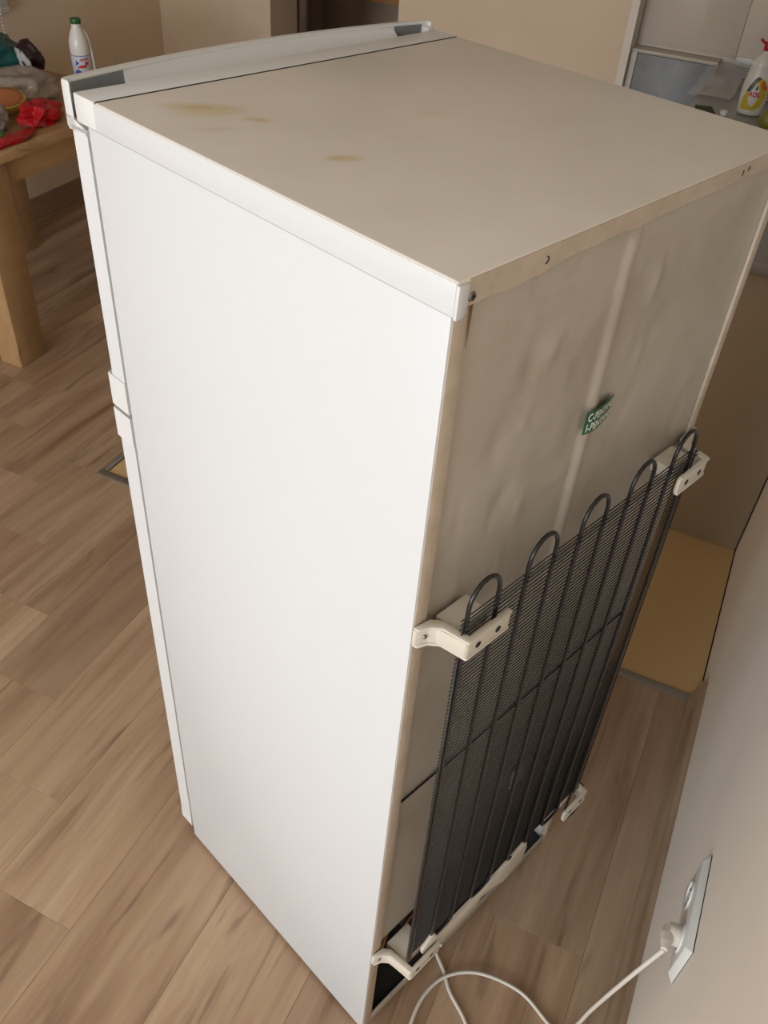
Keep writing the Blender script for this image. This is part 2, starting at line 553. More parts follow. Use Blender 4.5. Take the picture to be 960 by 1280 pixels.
# screws
def screw(p, r, parent=fr, axis=(0, -1, 0)):
    bm = bmesh.new()
    p = Vector(p); a = Vector(axis)
    cyl(bm, p, p + a * 0.002, r, r * 0.75, 18)
    o = link('screw', me_from(bm), M['steel'], parent)
    bm = bmesh.new()
    q = p + a * 0.0021
    box(bm, q.x - r * .55, q.x + r * .55, q.y - .0003, q.y + .0003, q.z - r * .13, q.z + r * .13)
    box(bm, q.x - r * .13, q.x + r * .13, q.y - .0003, q.y + .0003, q.z - r * .55, q.z + r * .55)
    link('screw_slot', me_from(bm), M['black'], o)
screw((0.0165, -0.0035, 1.4835), 0.0046)
screw((W - 0.0165, -0.0035, 1.4835), 0.0046)
# tear mark in the lip
bm = bmesh.new(); tube(bm, catmull([(0.108, -0.0045, 1.4905), (0.1105, -0.0045, 1.489), (0.110, -0.0045, 1.486), (0.1075, -0.0045, 1.484)], 4), 0.0006, 6)
link('lip_scratch', me_from(bm), M['black'], top)
bm = bmesh.new(); tube(bm, catmull([(0.436, -0.0045, 1.4925), (0.4355, -0.0045, 1.487)], 4), 0.0006, 6); tube(bm, catmull([(0.4485, -0.0045, 1.494), (0.446, -0.0045, 1.490)], 4), 0.0006, 6)
link('lip_scratch', me_from(bm), M['black'], top)
# rust streak under the screw
bm = bmesh.new()
prism(bm, [(0.0195, 1.480), (0.0225, 1.480), (0.0222, 1.462), (0.0207, 1.436), (0.0198, 1.462)], -0.0019, -0.0012, 'y')
link('rust_streak', me_from(bm), M['rust'], fr)

# back sheet with rib, seam and dents
random.seed(11)
dents = []
for _ in range(46):
    dents.append((random.uniform(0.04, 0.53), random.uniform(1.0, 1.46), random.uniform(0.006, 0.016), random.uniform(0.010, 0.026), random.choice((-1, 1)) * random.uniform(0.0005, 0.0018)))
dents += [(0.13, 1.375, 0.012, 0.018, 0.0030), (0.16, 1.38, 0.010, 0.014, -0.0022), (0.10, 1.30, 0.014, 0.02, 0.0026), (0.125, 1.22, 0.014, 0.02, 0.0028), (0.33, 1.40, 0.007, 0.02, -0.0022), (0.355, 1.33, 0.012, 0.010, 0.0018)]
def backy(x, z):
    y = 0.0
    ex = min(1, max(0, (x - 0.021) / 0.012)) * min(1, max(0, (0.541 - x) / 0.012))
    if z > 1.02:
        rr = (x - (0.2605 + 0.006 * max(0, z - 1.2))) / 0.009
        y -= 0.0045 * math.exp(-rr ** 4) * min(1, max(0, (1.475 - z) / 0.02))
    for cx, cz, rx, rz, a in dents:
        d = ((x - cx) / rx) ** 2 + ((z - cz) / rz) ** 2
        if d < 9: y += a * math.exp(-d)
    y += 0.0022 * noise.noise(Vector((x * 5, z * 4, 0.3)))
    return 0.003 + y * ex + 0.001 * ex
bm = bmesh.new()
nx, nz_ = 130, 210
grid = []
for j in range(nz_ + 1):
    z = 0.335 + (1.482 - 0.335) * j / nz_
    row = []
    for i in range(nx + 1):
        x = 0.0195 + (0.5415 - 0.0195) * i / nx
        row.append(bm.verts.new((x, backy(x, z), z)))
    grid.append(row)
for j in range(nz_):
    for i in range(nx):
        bm.faces.new((grid[j][i], grid[j][i + 1], grid[j + 1][i + 1], grid[j + 1][i]))
me = me_from(bm, True)
bsheet = link('back_sheet', me, M['back'], fr)
bm = bmesh.new(); tube(bm, [(0.021, 0.0022, 0.757), (0.28, 0.0022, 0.752), (0.54, 0.0022, 0.750)], 0.0016, 6)
link('sheet_seam', me_from(bm), M['black'], bsheet)
# white sticker behind the coil
boxo('sticker', 0.312, 0.345, -0.0035, 0.001, 0.478, 0.53, M['print'], bsheet)

# green notice label
lab = empty('pentane_label'); lab.parent = fr
lz0, lz1, lx0, lx1 = 1.247, 1.2765, 0.2455, 0.3005
bm = bmesh.new()
n = 40
fr_, bk_ = [], []
for i in range(n + 1):
    x = lx0 + (lx1 - lx0) * i / n
    kn = [(0.2455, -0.0022), (0.2525, -0.0040), (0.2600, -0.0050), (0.2690, -0.0046), (0.2800, -0.0030), (0.3005, 0.0012)]
    for (xa, ya), (xb, yb) in zip(kn[:-1], kn[1:]):
        if xa - 1e-6 <= x <= xb + 1e-6: y = ya + (yb - ya) * (x - xa) / (xb - xa)
    y = min(y, min(backy(x, z_) for z_ in (1.247, 1.255, 1.262, 1.27, 1.276)) - 0.0004)
    fr_.append((x, y)); bk_.append((x, y + 0.0003))
def laby(x):
    for (a, b), (c_, d) in zip(fr_[:-1], fr_[1:]):
        if a <= x <= c_: return b + (d - b) * (x - a) / (c_ - a)
    return fr_[-1][1]
prism(bm, fr_ + bk_[::-1], lz0, lz1, 'z')
link('label_sheet', me_from(bm), M['green'], lab)
for k, s_ in enumerate(('C-PENTANE', 'I-PENTANE')):
    me = text_mesh(s_, 0.0135, 0.0, 0.00028)
    xs = [v.co.x for v in me.vertices]; w_ = max(xs) - min(xs)
    for v in me.vertices:
        x = v.co.x / w_ * 0.0495 + (lx0 + lx1) / 2
        z = v.co.y * 1.05 + (lz1 - 0.0085 - k * 0.0133)
        v.co = Vector((x, laby(x) - 0.0006, z))
    link('label_lettering', me, M['print'], lab)

# doors -----------------------------------------------------------
def arc_y(x, y0, bul): return y0 + bul * (1 - ((x - W / 2) / (W / 2)) ** 2)
def curved_slab(bm, x0, x1, yb, y0, bul, z0, z1, n=28, rc=0.006):
    """slab from plane y=yb to a bowed front, front vertical edges rounded"""
    pts = [(x0, yb)]
    for i in range(n + 1):
        x = x0 + (x1 - x0) * i / n
        e = min(x - x0, x1 - x)
        cut = rc - math.sqrt(max(0, rc * rc - max(0, rc - e) ** 2)) if e < rc else 0
        pts.append((x, arc_y(x, y0, bul) - cut))
    pts.append((x1, yb))
    prism(bm, pts, z0, z1, 'z')
boxo('door_gasket', 0.006, W - 0.006, YP, 0.5305, 0.035, 1.445, M['gasket'], fr)
fd = empty('freezer_door'); fd.parent = fr
bm = bmesh.new(); curved_slab(bm, 0.0012, W - 0.0012, 0.5305, 0.5665, 0.008, 1.1445, 1.458)
link('door_panel', me_from(bm, True, 0.5), M['door_white'], fd)
bm = bmesh.new(); curved_slab(bm, 0.0, W, 0.5302, 0.5760, 0.008, 1.0945, 1.1442)
link('door_trim', me_from(bm, True, 0.5), M['plastic_white'], fd)
# handle trim with two finger wells
bm = bmesh.new()
xs = [0.0, 0.002, 0.006] + [0.012 + (W - 0.024) * i / 36 for i in range(37)] + [W - 0.006, W - 0.002, W]
def oy(x):
    e = min(x, W - x); rc = 0.005
    cut = rc - math.sqrt(max(0, rc * rc - (rc - e) ** 2)) if e < rc else 0
    return arc_y(x, 0.5725, 0.0275) - cut
def lower_y(x): return oy(x) - 0.002
secs = []
for x in xs:
    secs.append([Vector((x, lower_y(x), 1.4575)), Vector((x, oy(x), 1.470)), Vector((x, oy(x), 1.503)), Vector((x, oy(x) - 0.0025, 1.5075)), Vector((x, oy(x) - 0.0145, 1.5085)), Vector((x, oy(x) - 0.0160, 1.5070)), Vector((x, oy(x) - 0.0160, 1.462)), Vector((x, lower_y(x) - 0.014, 1.4575))])
vr = [[bm.verts.new(p) for p in s_] for s_ in secs]
for a, b in zip(vr[:-1], vr[1:]):
    for k in range(8):
        bm.faces.new((a[k], a[(k + 1) % 8], b[(k + 1) % 8], b[k]))
bm.faces.new(vr[0][::-1]); bm.faces.new(vr[-1])
# floor of the trim, with the slanted side cheeks
pts = [(0.0, 0.531)] + [(x, oy(x) - 0.006) for x in xs] + [(W, 0.531)]
prism(bm, pts, 1.4575, 1.4640, 'z')
for xa, xb in ((0.0, 0.003), (W - 0.003, W)):
    prism(bm, [(0.531, 1.4600), (0.5345, 1.4655), (0.557, 1.4720), (0.568, 1.4720), (0.568, 1.4600)], xa, xb, 'x')
# fill between the wells: concave slope down to the cabinet strip
fx = [0.076 + (0.500 - 0.076) * i / 30 for i in range(31)]
fv = []
for x in fx:
    yo = oy(x) - 0.013
    pr_ = [(0.5445, 1.462), (0.5445, 1.4915)]
    for k in range(1, 9):
        u_ = k / 8
        pr_.append((0.5445 + (yo - 0.5445) * u_, 1.4915 + 0.0165 * u_ ** 2.4))
    pr_.append((yo, 1.462))
    fv.append([bm.verts.new((x, *p)) for p in pr_])
for a, b in zip(fv[:-1], fv[1:]):
    for k in range(len(a)):
        bm.faces.new((a[k], a[(k + 1) % len(a)], b[(k + 1) % len(a)], b[k]))
bm.faces.new(fv[0][::-1]); bm.faces.new(fv[-1])
# end wall on the far side
box(bm, W - 0.012, W, 0.545, 0.567, 1.462, 1.503, 0.002)
ht = link('handle_trim', me_from(bm, True, 0.7), M['plastic_white'], fd)
for xa, xb in ((0.0045, 0.0755), (0.5005, W - 0.0125)):     # dark grey plates inside the two finger wells
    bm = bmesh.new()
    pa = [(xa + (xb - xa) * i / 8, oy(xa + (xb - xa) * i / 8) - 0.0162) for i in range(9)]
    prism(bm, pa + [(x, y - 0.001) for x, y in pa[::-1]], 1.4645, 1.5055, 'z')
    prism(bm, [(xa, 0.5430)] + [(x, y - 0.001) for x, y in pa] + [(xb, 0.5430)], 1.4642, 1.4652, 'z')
    link('well_plate', me_from(bm), M['gasket'], ht)
# front strip of the cabinet top
bm = bmesh.new(); box(bm, -0.0018, W + 0.0018, 0.5025, 0.5425, 1.4705, H + 0.0002, 0.0014)
link('front_strip', me_from(bm, True, 0.6), M['plastic_white'], fr)
boxo('top_seam', 0.001, W - 0.001, 0.4996, 0.5024, 1.4790, 1.4999, M['black'], fr)
boxo('strip_wall', 0.004, W - 0.004, YP + 0.0008, 0.5405, 1.452, 1.4696, M['gasket'], fr)
# fridge door
gd = empty('fridge_door'); gd.parent = fr
bm = bmesh.new(); curved_slab(bm, 0.0, W, 0.5302, 0.5765, 0.008, 1.041, 1.0885)
link('door_trim', me_from(bm, True, 0.5), M['plastic_white'], gd)
bm = bmesh.new(); curved_slab(bm, 0.0012, W - 0.0012, 0.5305, 0.5705, 0.008, 0.062, 1.0408)
link('door_panel', me_from(bm, True, 0.5), M['door_white'], gd)
bm = bmesh.new(); curved_slab(bm, 0.0006, W - 0.0006, 0.5305, 0.5715, 0.008, 0.036, 0.0618)
link('door_trim', me_from(bm, True, 0.5), M['plastic_white'], gd)
boxo('hinge', 0.012, 0.06, YP, 0.560, 0.020, 0.034, M['gasket'], fr, 0.002)
boxo('plinth', 0.0125, W - 0.0125, YP - 0.01, 0.533, 0.0135, 0.0345, M['gasket'], fr)
for x, y in ((0.04, 0.04), (W - 0.04, 0.04), (0.04, 0.48), (W - 0.04, 0.48)):
    bm = bmesh.new(); cyl(bm, (x, y, 0.0), (x, y, 0.0145), 0.018, n=20)
    link('foot', me_from(bm, True, 0.6), M['gasket'], fr)

# condenser ---------------------------------------------------------
cond = empty('condenser'); cond.parent = fr
CY0, CY1, CZ0, CZ1 = -0.050, -0.040, 0.36, 1.155
def cy(z): return CY0 + (CY1 - CY0) * (z - CZ0) / (CZ1 - CZ0)
TX = [0.0355 + 0.0486 * i for i in range(10)]
path = []
RL = 0.0243
for i, x in enumerate(TX):
    zs = [0.352 + (1.150 - 0.352) * k / 6 for k in range(7)]
    if i % 2: zs = zs[::-1]
    for z in zs: path.append((x, cy(z), z))
    if i < 9:
        for k in range(1, 10):
            a = PI * k / 10
            xx = x + RL - RL * math.cos(a)
            if i % 2 == 0: zz = 1.150 + math.sin(a) * 0.030
            else: zz = 0.352 - math.sin(a) * 0.010
            path.append((xx, cy(zz), zz))
bm = bmesh.new(); tube(bm, path, 0.0027, 8)
link('coil_tube', me_from(bm, True), M['coil'], cond)
# edge wires
for x in (TX[0] - 0.005, TX[9] + 0.013):
    bm = bmesh.new(); tube(bm, [(x, cy(0.348), 0.348), (x, cy(1.135), 1.135)], 0.0012, 6)
    link('edge_wire', me_from(bm, True), M['wire'], cond)
bm = bmesh.new(); cyl(bm, (0, 0, 0), (TX[9] - TX[0] + 0.020, 0, 0), 0.00090, n=6)
wme = me_from(bm, True); wme.materials.append(M['wire'])
z = 0.350
while z < 1.137:
    for dy in ((0.0032,) if z < 1.125 else (-0.0032, 0.0032)):
        o = link('wire', wme, None, cond); o.location = (TX[0] - 0.0055, cy(z) + dy, z)
    z += 0.0066

# coil brackets: pad on the sheet, web out to the coil, bar with two holes across it
def bracket(mir, zc):
    def X(x): return x if not mir else (W - 0.022 - x if x >= 0.018 else W - x * 2.2)
    b_ = empty('coil_bracket'); b_.parent = fr
    y_b = cy(zc)
    bm = bmesh.new()
    yo = y_b - 0.0085
    bar = [(0.0005, -0.0005), (0.0005, -0.005), (0.006, -0.0075), (0.014, -0.010), (0.020, -0.016), (0.027, yo - 0.001), (0.0305, yo - 0.003), (0.097, yo - 0.003), (0.0985, yo), (0.097, yo + 0.003), (0.033, yo + 0.003), (0.0285, -0.016), (0.020, -0.006), (0.016, -0.0015)]
    bar = [(X(a), b) for a, b in bar]
    if mir: bar = bar[::-1]
    prism(bm, bar, zc - 0.0135, zc + 0.0085, 'z', 0.0009)
    # stiffening flanges above and below the web
    fl = [(0.001, -0.001), (0.002, -0.0075), (0.014, -0.0125), (0.0225, -0.022), (0.0275, yo - 0.003), (0.030, yo - 0.0045), (0.097, yo - 0.0045), (0.097, yo + 0.0015), (0.036, yo + 0.002), (0.031, -0.014), (0.022, -0.004)]
    fl = [(X(a), b) for a, b in fl]
    if mir: fl = fl[::-1]
    for z0 in (zc - 0.0165, zc + 0.0085):
        prism(bm, fl, z0, z0 + 0.0035, 'z', 0.0008)
    link('bracket_arm', me_from(bm, True, 0.7), M['plastic_cream'], b_)
    # spacer shelf between sheet and coil
    bm = bmesh.new()
    a0, a1 = sorted((X(0.0345), X(0.084)))
    box(bm, a0, a1, y_b + 0.007, -0.0004, zc - 0.012, zc + 0.0065, 0.003)
    link('spacer', me_from(bm, True, 0.7), M['plastic_cream'], b_)
    for xx in (0.046, 0.078):
        bm = bmesh.new(); cyl(bm, (X(xx), yo - 0.0026, zc - 0.004), (X(xx), yo - 0.0034, zc - 0.004), 0.0042, n=18)
        link('bracket_hole', me_from(bm), M['black'], b_)
    screw((X(0.0105), -0.0088, zc - 0.002), 0.003, b_)
    return b_
for mir in (False, True):
    bracket(mir, 1.106)
    bracket(mir, 0.318)
# pale plastic rail of the drip tray along the bottom of the coil
tray = empty('drip_tray'); tray.parent = fr
bm = bmesh.new()
prism(bm, [(0.063, 0.340), (0.084, 0.362), (0.090, 0.360), (0.099, 0.336), (0.182, 0.335), (0.255, 0.338), (0.322, 0.352), (0.330, 0.350), (0.337, 0.323), (0.332, 0.282), (0.280, 0.270), (0.258, 0.290), (0.215, 0.305), (0.203, 0.291), (0.132, 0.287), (0.101, 0.283), (0.095, 0.300), (0.066, 0.320)], -0.0535, -0.0475, 'y', 0.0008)
link('tray_front', me_from(bm, True, 0.6), M['plastic_cream'], tray)
boxo('tray_pan', 0.12, 0.325, -0.0475, 0.0, 0.284, 0.288, M['dark_inside'], tray)
# compressor
cp = empty('compressor'); cp.parent = fr
bm = bmesh.new()
lathe(bm, [(0.02, 0.03), (0.075, 0.035), (0.092, 0.06), (0.094, 0.125), (0.092, 0.135), (0.096, 0.137), (0.096, 0.143), (0.090, 0.145), (0.082, 0.19), (0.055, 0.215), (0.01, 0.222)], 32, 1.15, 0.95)
for v in bm.verts: v.co += Vector((0.30, 0.13, 0))
link('shell', me_from(bm, True, 0.6), M['compressor'], cp)
boxo('relay_box', 0.155, 0.20, 0.07, 0.14, 0.08, 0.15, M['dark_inside'], cp, 0.005)
for x in (0.21, 0.39):
    boxo('mount', x - 0.03, x + 0.03, 0.08, 0.18, 0.022, 0.034, M['steel'], cp, 0.002)
bm = bmesh.new(); tube(bm, catmull([(0.20, 0.10, 0.17), (0.12, 0.06, 0.19), (0.07, 0.04, 0.14), (0.06, 0.05, 0.08), (0.12, 0.06, 0.06), (0.20, 0.07, 0.07)], 8), 0.004, 8)
link('copper_pipe', me_from(bm, True), mat('dull_copper', (0.25, 0.12, 0.06), 0.5, 0.7), cp)
# capillary loop hanging by the lower right bracket
bm = bmesh.new(); tube(bm, catmull([(0.515, -0.03, 0.325), (0.530, -0.045, 0.30), (0.528, -0.05, 0.26), (0.505, -0.05, 0.235), (0.485, -0.045, 0.245), (0.478, -0.045, 0.30), (0.475, -0.046, 0.36)], 8), 0.0023, 8)
link('capillary_pipe', me_from(bm, True), M['coil'], cond)

# ------------------------------------------------------------------ power cord and socket
def R(x, y, z): return ROOM @ Vector((x, y, z))
cord = empty('power_cord', (0.098, -0.169, 0), 0, 'white power cord looping over the floor from refrigerator to wall socket', 'power cord')
base = cord.location.copy()
pts = [R(0.205, -0.006, 0.046), Vector((0.205, -0.052, 0.030)), Vector((0.190, -0.068, 0.010)), Vector((0.165, -0.097, 0.0045)), Vector((0.136, -0.121, 0.0045)), Vector((0.098, -0.169, 0.0045)), Vector((0.045, -0.205, 0.0045)), Vector((-0.01, -0.185, 0.005)),
       Vector((-0.02, -0.125, 0.006)), Vector((0.012, -0.085, 0.008)), Vector((0.050, -0.077, 0.011)), Vector((0.107, -0.080, 0.012)), Vector((0.158, -0.106, 0.0125)), Vector((0.192, -0.162, 0.010)), Vector((0.197, -0.243, 0.006)), Vector((0.168, -0.308, 0.005)), Vector((0.155, -0.335, 0.012))]
pts += [Vector((0.165, -0.352, 0.06)), Vector((0.150, -0.358, 0.18)), Vector((0.132, -0.370, 0.33)), Vector((0.130, -0.385, 0.43)), Vector((0.136, -0.400, 0.497))]
PTS_CORD = pts
cc = catmull(pts, 10)
bm = bmesh.new(); tube(bm, [p - base for p in cc], 0.0036, 8)
link('cable', me_from(bm, True), M['cord'], cord)

SZ0, SZ1, SX0, SX1 = 0.432, 0.541, 0.125, 0.290
so = empty('wall_socket', ((SX0 + SX1) / 2, TR, (SZ0 + SZ1) / 2), 0, 'white double wall socket on the pale wall with plug in it', 'socket')
cx, cz = (SX0 + SX1) / 2, (SZ0 + SZ1) / 2
def so_box(name, x0, x1, y0, y1, z0, z1, m, par=so, r=0.002):
    return boxo(name, x0 - cx, x1 - cx, y0 - TR, y1 - TR, z0 - cz, z1 - cz, m, par, r)
bm = bmesh.new()
hx, hz = (SX1 - SX0) / 2, (SZ1 - SZ0) / 2
t2 = bmesh.new()
lo_ = [t2.verts.new((sx * hx, 0.001, sz * hz)) for sx, sz in ((-1, -1), (1, -1), (1, 1), (-1, 1))]
hi_ = [t2.verts.new((sx * (hx - 0.010), 0.011, sz * (hz - 0.010))) for sx, sz in ((-1, -1), (1, -1), (1, 1), (-1, 1))]
t2.faces.new(lo_); t2.faces.new(hi_[::-1])
for i in range(4): t2.faces.new((lo_[i], lo_[(i + 1) % 4], hi_[(i + 1) % 4], hi_[i]))
bmesh.ops.recalc_face_normals(t2, faces=t2.faces)
bmesh.ops.bevel(t2, geom=list(t2.edges), offset=0.0015, segments=2, profile=0.5, affect='EDGES')
join(bm, t2)
link('socket_plate', me_from(bm, True, 0.6), M['socket'], so)
so_box('plate_shadow_gap', SX0 + .002, SX1 - .002, TR + 0.0, TR + .0012, SZ0 + .002, SZ1 + .0008, M['black'], r=0)
for dx in (-0.036, 0.036):
    bm = bmesh.new()
    prof = [(0.0, 0.0)]
    n = 28
    for r0, r1, y0, y1 in ((0.024, 0.0225, 0.0105, 0.0135), (0.0225, 0.019, 0.0135, 0.0135), (0.019, 0.018, 0.0135, 0.0112)):
        A = [bm.verts.new((dx + r0 * math.cos(2 * PI * i / n), y0, r0 * math.sin(2 * PI * i / n))) for i in range(n)]
        B = [bm.verts.new((dx + r1 * math.cos(2 * PI * i / n), y1, r1 * math.sin(2 * PI * i / n))) for i in range(n)]
        for i in range(n): bm.faces.new((A[i], A[(i + 1) % n], B[(i + 1) % n], B[i]))
    link('socket_ring', me_from(bm, True, 0.6), M['socket'], so)
    for hx_ in (-0.0095, 0.0095):
        bm = bmesh.new(); cyl(bm, (dx + hx_, 0.0112, 0), (dx + hx_, 0.0119, 0), 0.0026, n=12)
        link('pin_hole', me_from(bm), M['black'], so)
# plug sits in the nearer socket of the pair
pc = Vector((cx - 0.036, TR + 0.0135, cz)) - base
bm = bmesh.new()
cyl(bm, pc + Vector((0, -0.001, 0)), pc + Vector((0, 0.016, 0)), 0.0165, 0.0150, 20)
tip = PTS_CORD[-1] - base
box_pts = [(pc + Vector((0.002, 0.013, 0.0)), 0.0125), (pc + Vector((-0.010, 0.017, 0.004)), 0.0105), (pc + Vector((-0.022, 0.018, 0.008)), 0.0080), (tip, 0.0050)]
for (a, ra), (b, rb) in zip(box_pts[:-1], box_pts[1:]): cyl(bm, a, b, ra, rb, 14)
link('plug', me_from(bm, True, 0.7), M['cord'], cord)

# ------------------------------------------------------------------ wooden table on the left
TZ = 0.75
tb = empty('wooden_table', (1.83, 2.475, 0), 0, 'sturdy pine table with thick square legs, food and bags on top', 'table')
ox, oyv = 1.83, 2.475
def tbo(name, x0, x1, y0, y1, z0, z1, m, r=0.004):
    return boxo(name, x0 - ox, x1 - ox, y0 - oyv, y1 - oyv, z0, z1, m, tb, r)
for i in range(6):
    y0 = 2.07 + (2.88 - 2.07) * i / 6
    tbo('tabletop_board', 1.36, 2.31, y0 + .0005, y0 + 0.1345, TZ - 0.028, TZ, M['pine_top'], 0.002)
for x0 in (1.417, 2.105):
    for y0 in (2.10, 2.75):
        tbo('leg', x0, x0 + 0.130, y0, y0 + 0.10, 0.0, TZ - 0.0285, M['pine'], 0.005)
tbo('apron', 1.5475, 2.1045, 2.118, 2.146, 0.63, TZ - 0.0285, M['pine_top'], 0.002)
tbo('apron', 1.5475, 2.1045, 2.80, 2.828, 0.63, TZ - 0.0285, M['pine_top'], 0.002)
for x0 in (1.45, 2.19):
    tbo('apron', x0, x0 + 0.028, 2.2005, 2.7495, 0.63, TZ - 0.0285, M['pine'], 0.002)

# milk bottle
bx, by = 2.218, 2.330
mb = empty('milk_bottle', (bx, by, TZ + 0.0003), 0, 'white plastic milk bottle with green cap standing on the pine table', 'bottle')
M['milk'] = mat('milk_plastic', (0.74, 0.70, 0.64), 0.25)
bm = bmesh.new()
lathe(bm, [(0.028, 0.001), (0.037, 0.004), (0.040, 0.012), (0.041, 0.05), (0.0395, 0.062), (0.0395, 0.135), (0.041, 0.145), (0.041, 0.17), (0.038, 0.19), (0.029, 0.215), (0.021, 0.232), (0.0195, 0.24), (0.0195, 0.246)], 32)
link('bottle_body', me_from(bm, True, 0.8), M['milk'], mb)
bm = bmesh.new(); lathe(bm, [(0.0215, 0.2462), (0.0225, 0.248), (0.0225, 0.262), (0.021, 0.265), (0.012, 0.2655)], 28)
link('cap', me_from(bm, True, 0.6), mat('cap_green', (0.01, 0.11, 0.025), 0.4), mb)
bm = bmesh.new(); lathe(bm, [(0.0398, 0.0635), (0.0404, 0.064), (0.0404, 0.133), (0.0398, 0.1335)], 32)
mb.scale = (0.86, 0.86, 0.90)
bl = link('bottle_label', me_from(bm, True, 0.8), mat('milk_label', (0.60, 0.60, 0.66), 0.4), mb)
fa = math.atan2(cpos.y - by, cpos.x - bx)
def cyl_patch(name, m, poly, r, parent, zs=1.0):
    """poly in (angle offset, z) on a cylinder; + angle is to the right seen from the front"""
    me = bpy.data.meshes.new('mesh')
    v_, f_ = [], []
    cxm = sum(p[0] for p in poly) / len(poly); czm = sum(p[1] for p in poly) / len(poly)
    ring = []
    for (a0, z0), (a1, z1) in zip(poly, poly[1:] + poly[:1]):
        for k in range(4): ring.append((a0 + (a1 - a0) * k / 4, z0 + (z1 - z0) * k / 4))
    def P(a, z): return (r * math.cos(fa + a), r * math.sin(fa + a), z)
    rr = [1.0, 0.66, 0.33]
    for q in rr:
        for a, z in ring: v_.append(P(cxm + (a - cxm) * q, czm + (z - czm) * q))
    v_.append(P(cxm, czm)); n = len(ring)
    for j in range(2):
        for i in range(n): f_.append((j * n + i, j * n + (i + 1) % n, (j + 1) * n + (i + 1) % n, (j + 1) * n + i))
    for i in range(n): f_.append((2 * n + i, 2 * n + (i + 1) % n, 3 * n))
    me.from_pydata(v_, [], f_)
    return link(name, me, m, parent)
M['blue_print'] = mat('blue_print', (0.03, 0.10, 0.36), 0.4)
M['red_print'] = mat('red_print', (0.50, 0.04, 0.035), 0.4)
M['pink_print'] = mat('pink_print', (0.50, 0.16, 0.17), 0.4)
cyl_patch('label_mark', M['blue_print'], [(-0.75, 0.066), (-0.1, 0.066), (0.1, 0.070), (-0.45, 0.082), (-0.75, 0.074)], 0.0413, bl)
cyl_patch('label_mark', M['blue_print'], [(-0.62, 0.095), (-0.22, 0.105), (-0.55, 0.117)], 0.0413, bl)
cyl_patch('label_mark', M['blue_print'], [(-1.2, 0.1305), (1.2, 0.1305), (1.2, 0.1335), (-1.2, 0.1335)], 0.0413, bl)
cyl_patch('label_mark', M['blue_print'], [(-1.2, 0.0635), (1.2, 0.0635), (1.2, 0.0655), (-1.2, 0.0655)], 0.0413, bl)
cyl_patch('label_mark', M['pink_print'], [(-0.2, 0.112), (0.75, 0.116), (0.75, 0.126), (-0.1, 0.122)], 0.0413, bl)
cyl_patch('label_mark', M['red_print'], [(-0.5, 0.086), (0.5, 0.088), (0.55, 0.098), (-0.2, 0.098)], 0.0413, bl)
cyl_patch('label_mark', M['red_print'], [(0.35, 0.098), (0.75, 0.098), (0.75, 0.11), (0.35, 0.110)], 0.0413, bl)
# curved ridge standing off the right side of the bottle
M['film'] = mat('clear_film', (0.75, 0.73, 0.70), 0.12)
def film(m, alpha, tr=0.0):
    b = m.node_tree.nodes['Principled BSDF']
    b.inputs['Alpha'].default_value = alpha
    b.inputs['Transmission Weight'].default_value = tr
film(M['film'], 0.35)
bm = bmesh.new()
ra = fa + PI / 2
pp = [(0.021, 0.225), (0.036, 0.205), (0.046, 0.17), (0.051, 0.11), (0.054, 0.06), (0.055, 0.02)]
tube(bm, catmull([(r * math.cos(ra), r * math.sin(ra), z) for r, z in pp], 6), 0.0045, 8)
link('bottle_ridge', me_from(bm, True), M['milk'], mb)

# crumpled things --------------------------------------------------------------------
def crumple(sx, sy, sz, seed, amp=0.3, freq=3.0, sub=4, flat=True, smooth=True):
    bm = bmesh.new()
    bmesh.ops.create_icosphere(bm, subdivisions=sub, radius=1)
    for v in bm.verts:
        p = v.co.copy()
        q = p * freq + Vector((seed * 7.3, seed * 1.7, seed * 3.1))
        d = 0
        for o_ in range(3):
            d += (0.5 - abs(noise.noise(q * 2 ** o_))) * 0.5 ** o_
        p = p * (1 + amp * (d - 0.5))
        v.co = Vector((p.x * sx, p.y * sy, p.z * sz))
    if flat:
        lo = min(v.co.z for v in bm.verts)
        cut = lo * 0.72
        for v in bm.verts:
            if v.co.z < cut: v.co.z = cut
            v.co.z -= cut
    return me_from(bm, smooth)
M['bag'] = mat('cloudy_bag', (0.47, 0.385, 0.31), 0.16)
film(M['bag'], 0.55)
o = link('plastic_bag', crumple(0.118, 0.115, 0.056, 2.3, 0.75, 1.1), M['bag']); o.location = (1.965, 2.40, TZ + 0.0005)
tag(o, 'large crumpled translucent plastic bag on the pine table', 'plastic bag')
M['teal'] = mat('teal_bag', (0.008, 0.085, 0.085), 0.25)
tb1 = empty('snack_bag', (2.13, 2.66, TZ + 0.0005), 0, 'dark teal glossy snack bag at the back of the pine table', 'snack bag')
o = link('bag_body', crumple(0.13, 0.08, 0.075, 5.1, 0.7, 1.1), M['teal'], tb1)
o = link('bag_end', crumple(0.05, 0.055, 0.068, 8.2, 0.7, 1.1), mat('dark_maroon_foil', (0.025, 0.008, 0.010), 0.3), tb1); o.location = (0.075, -0.085, 0.0)
o = link('light_band', crumple(0.012, 0.07, 0.05, 3.3, 0.3, 2.0, 3), mat('pale_foil', (0.45, 0.45, 0.42), 0.3), tb1); o.location = (0.03, -0.065, 0.02)
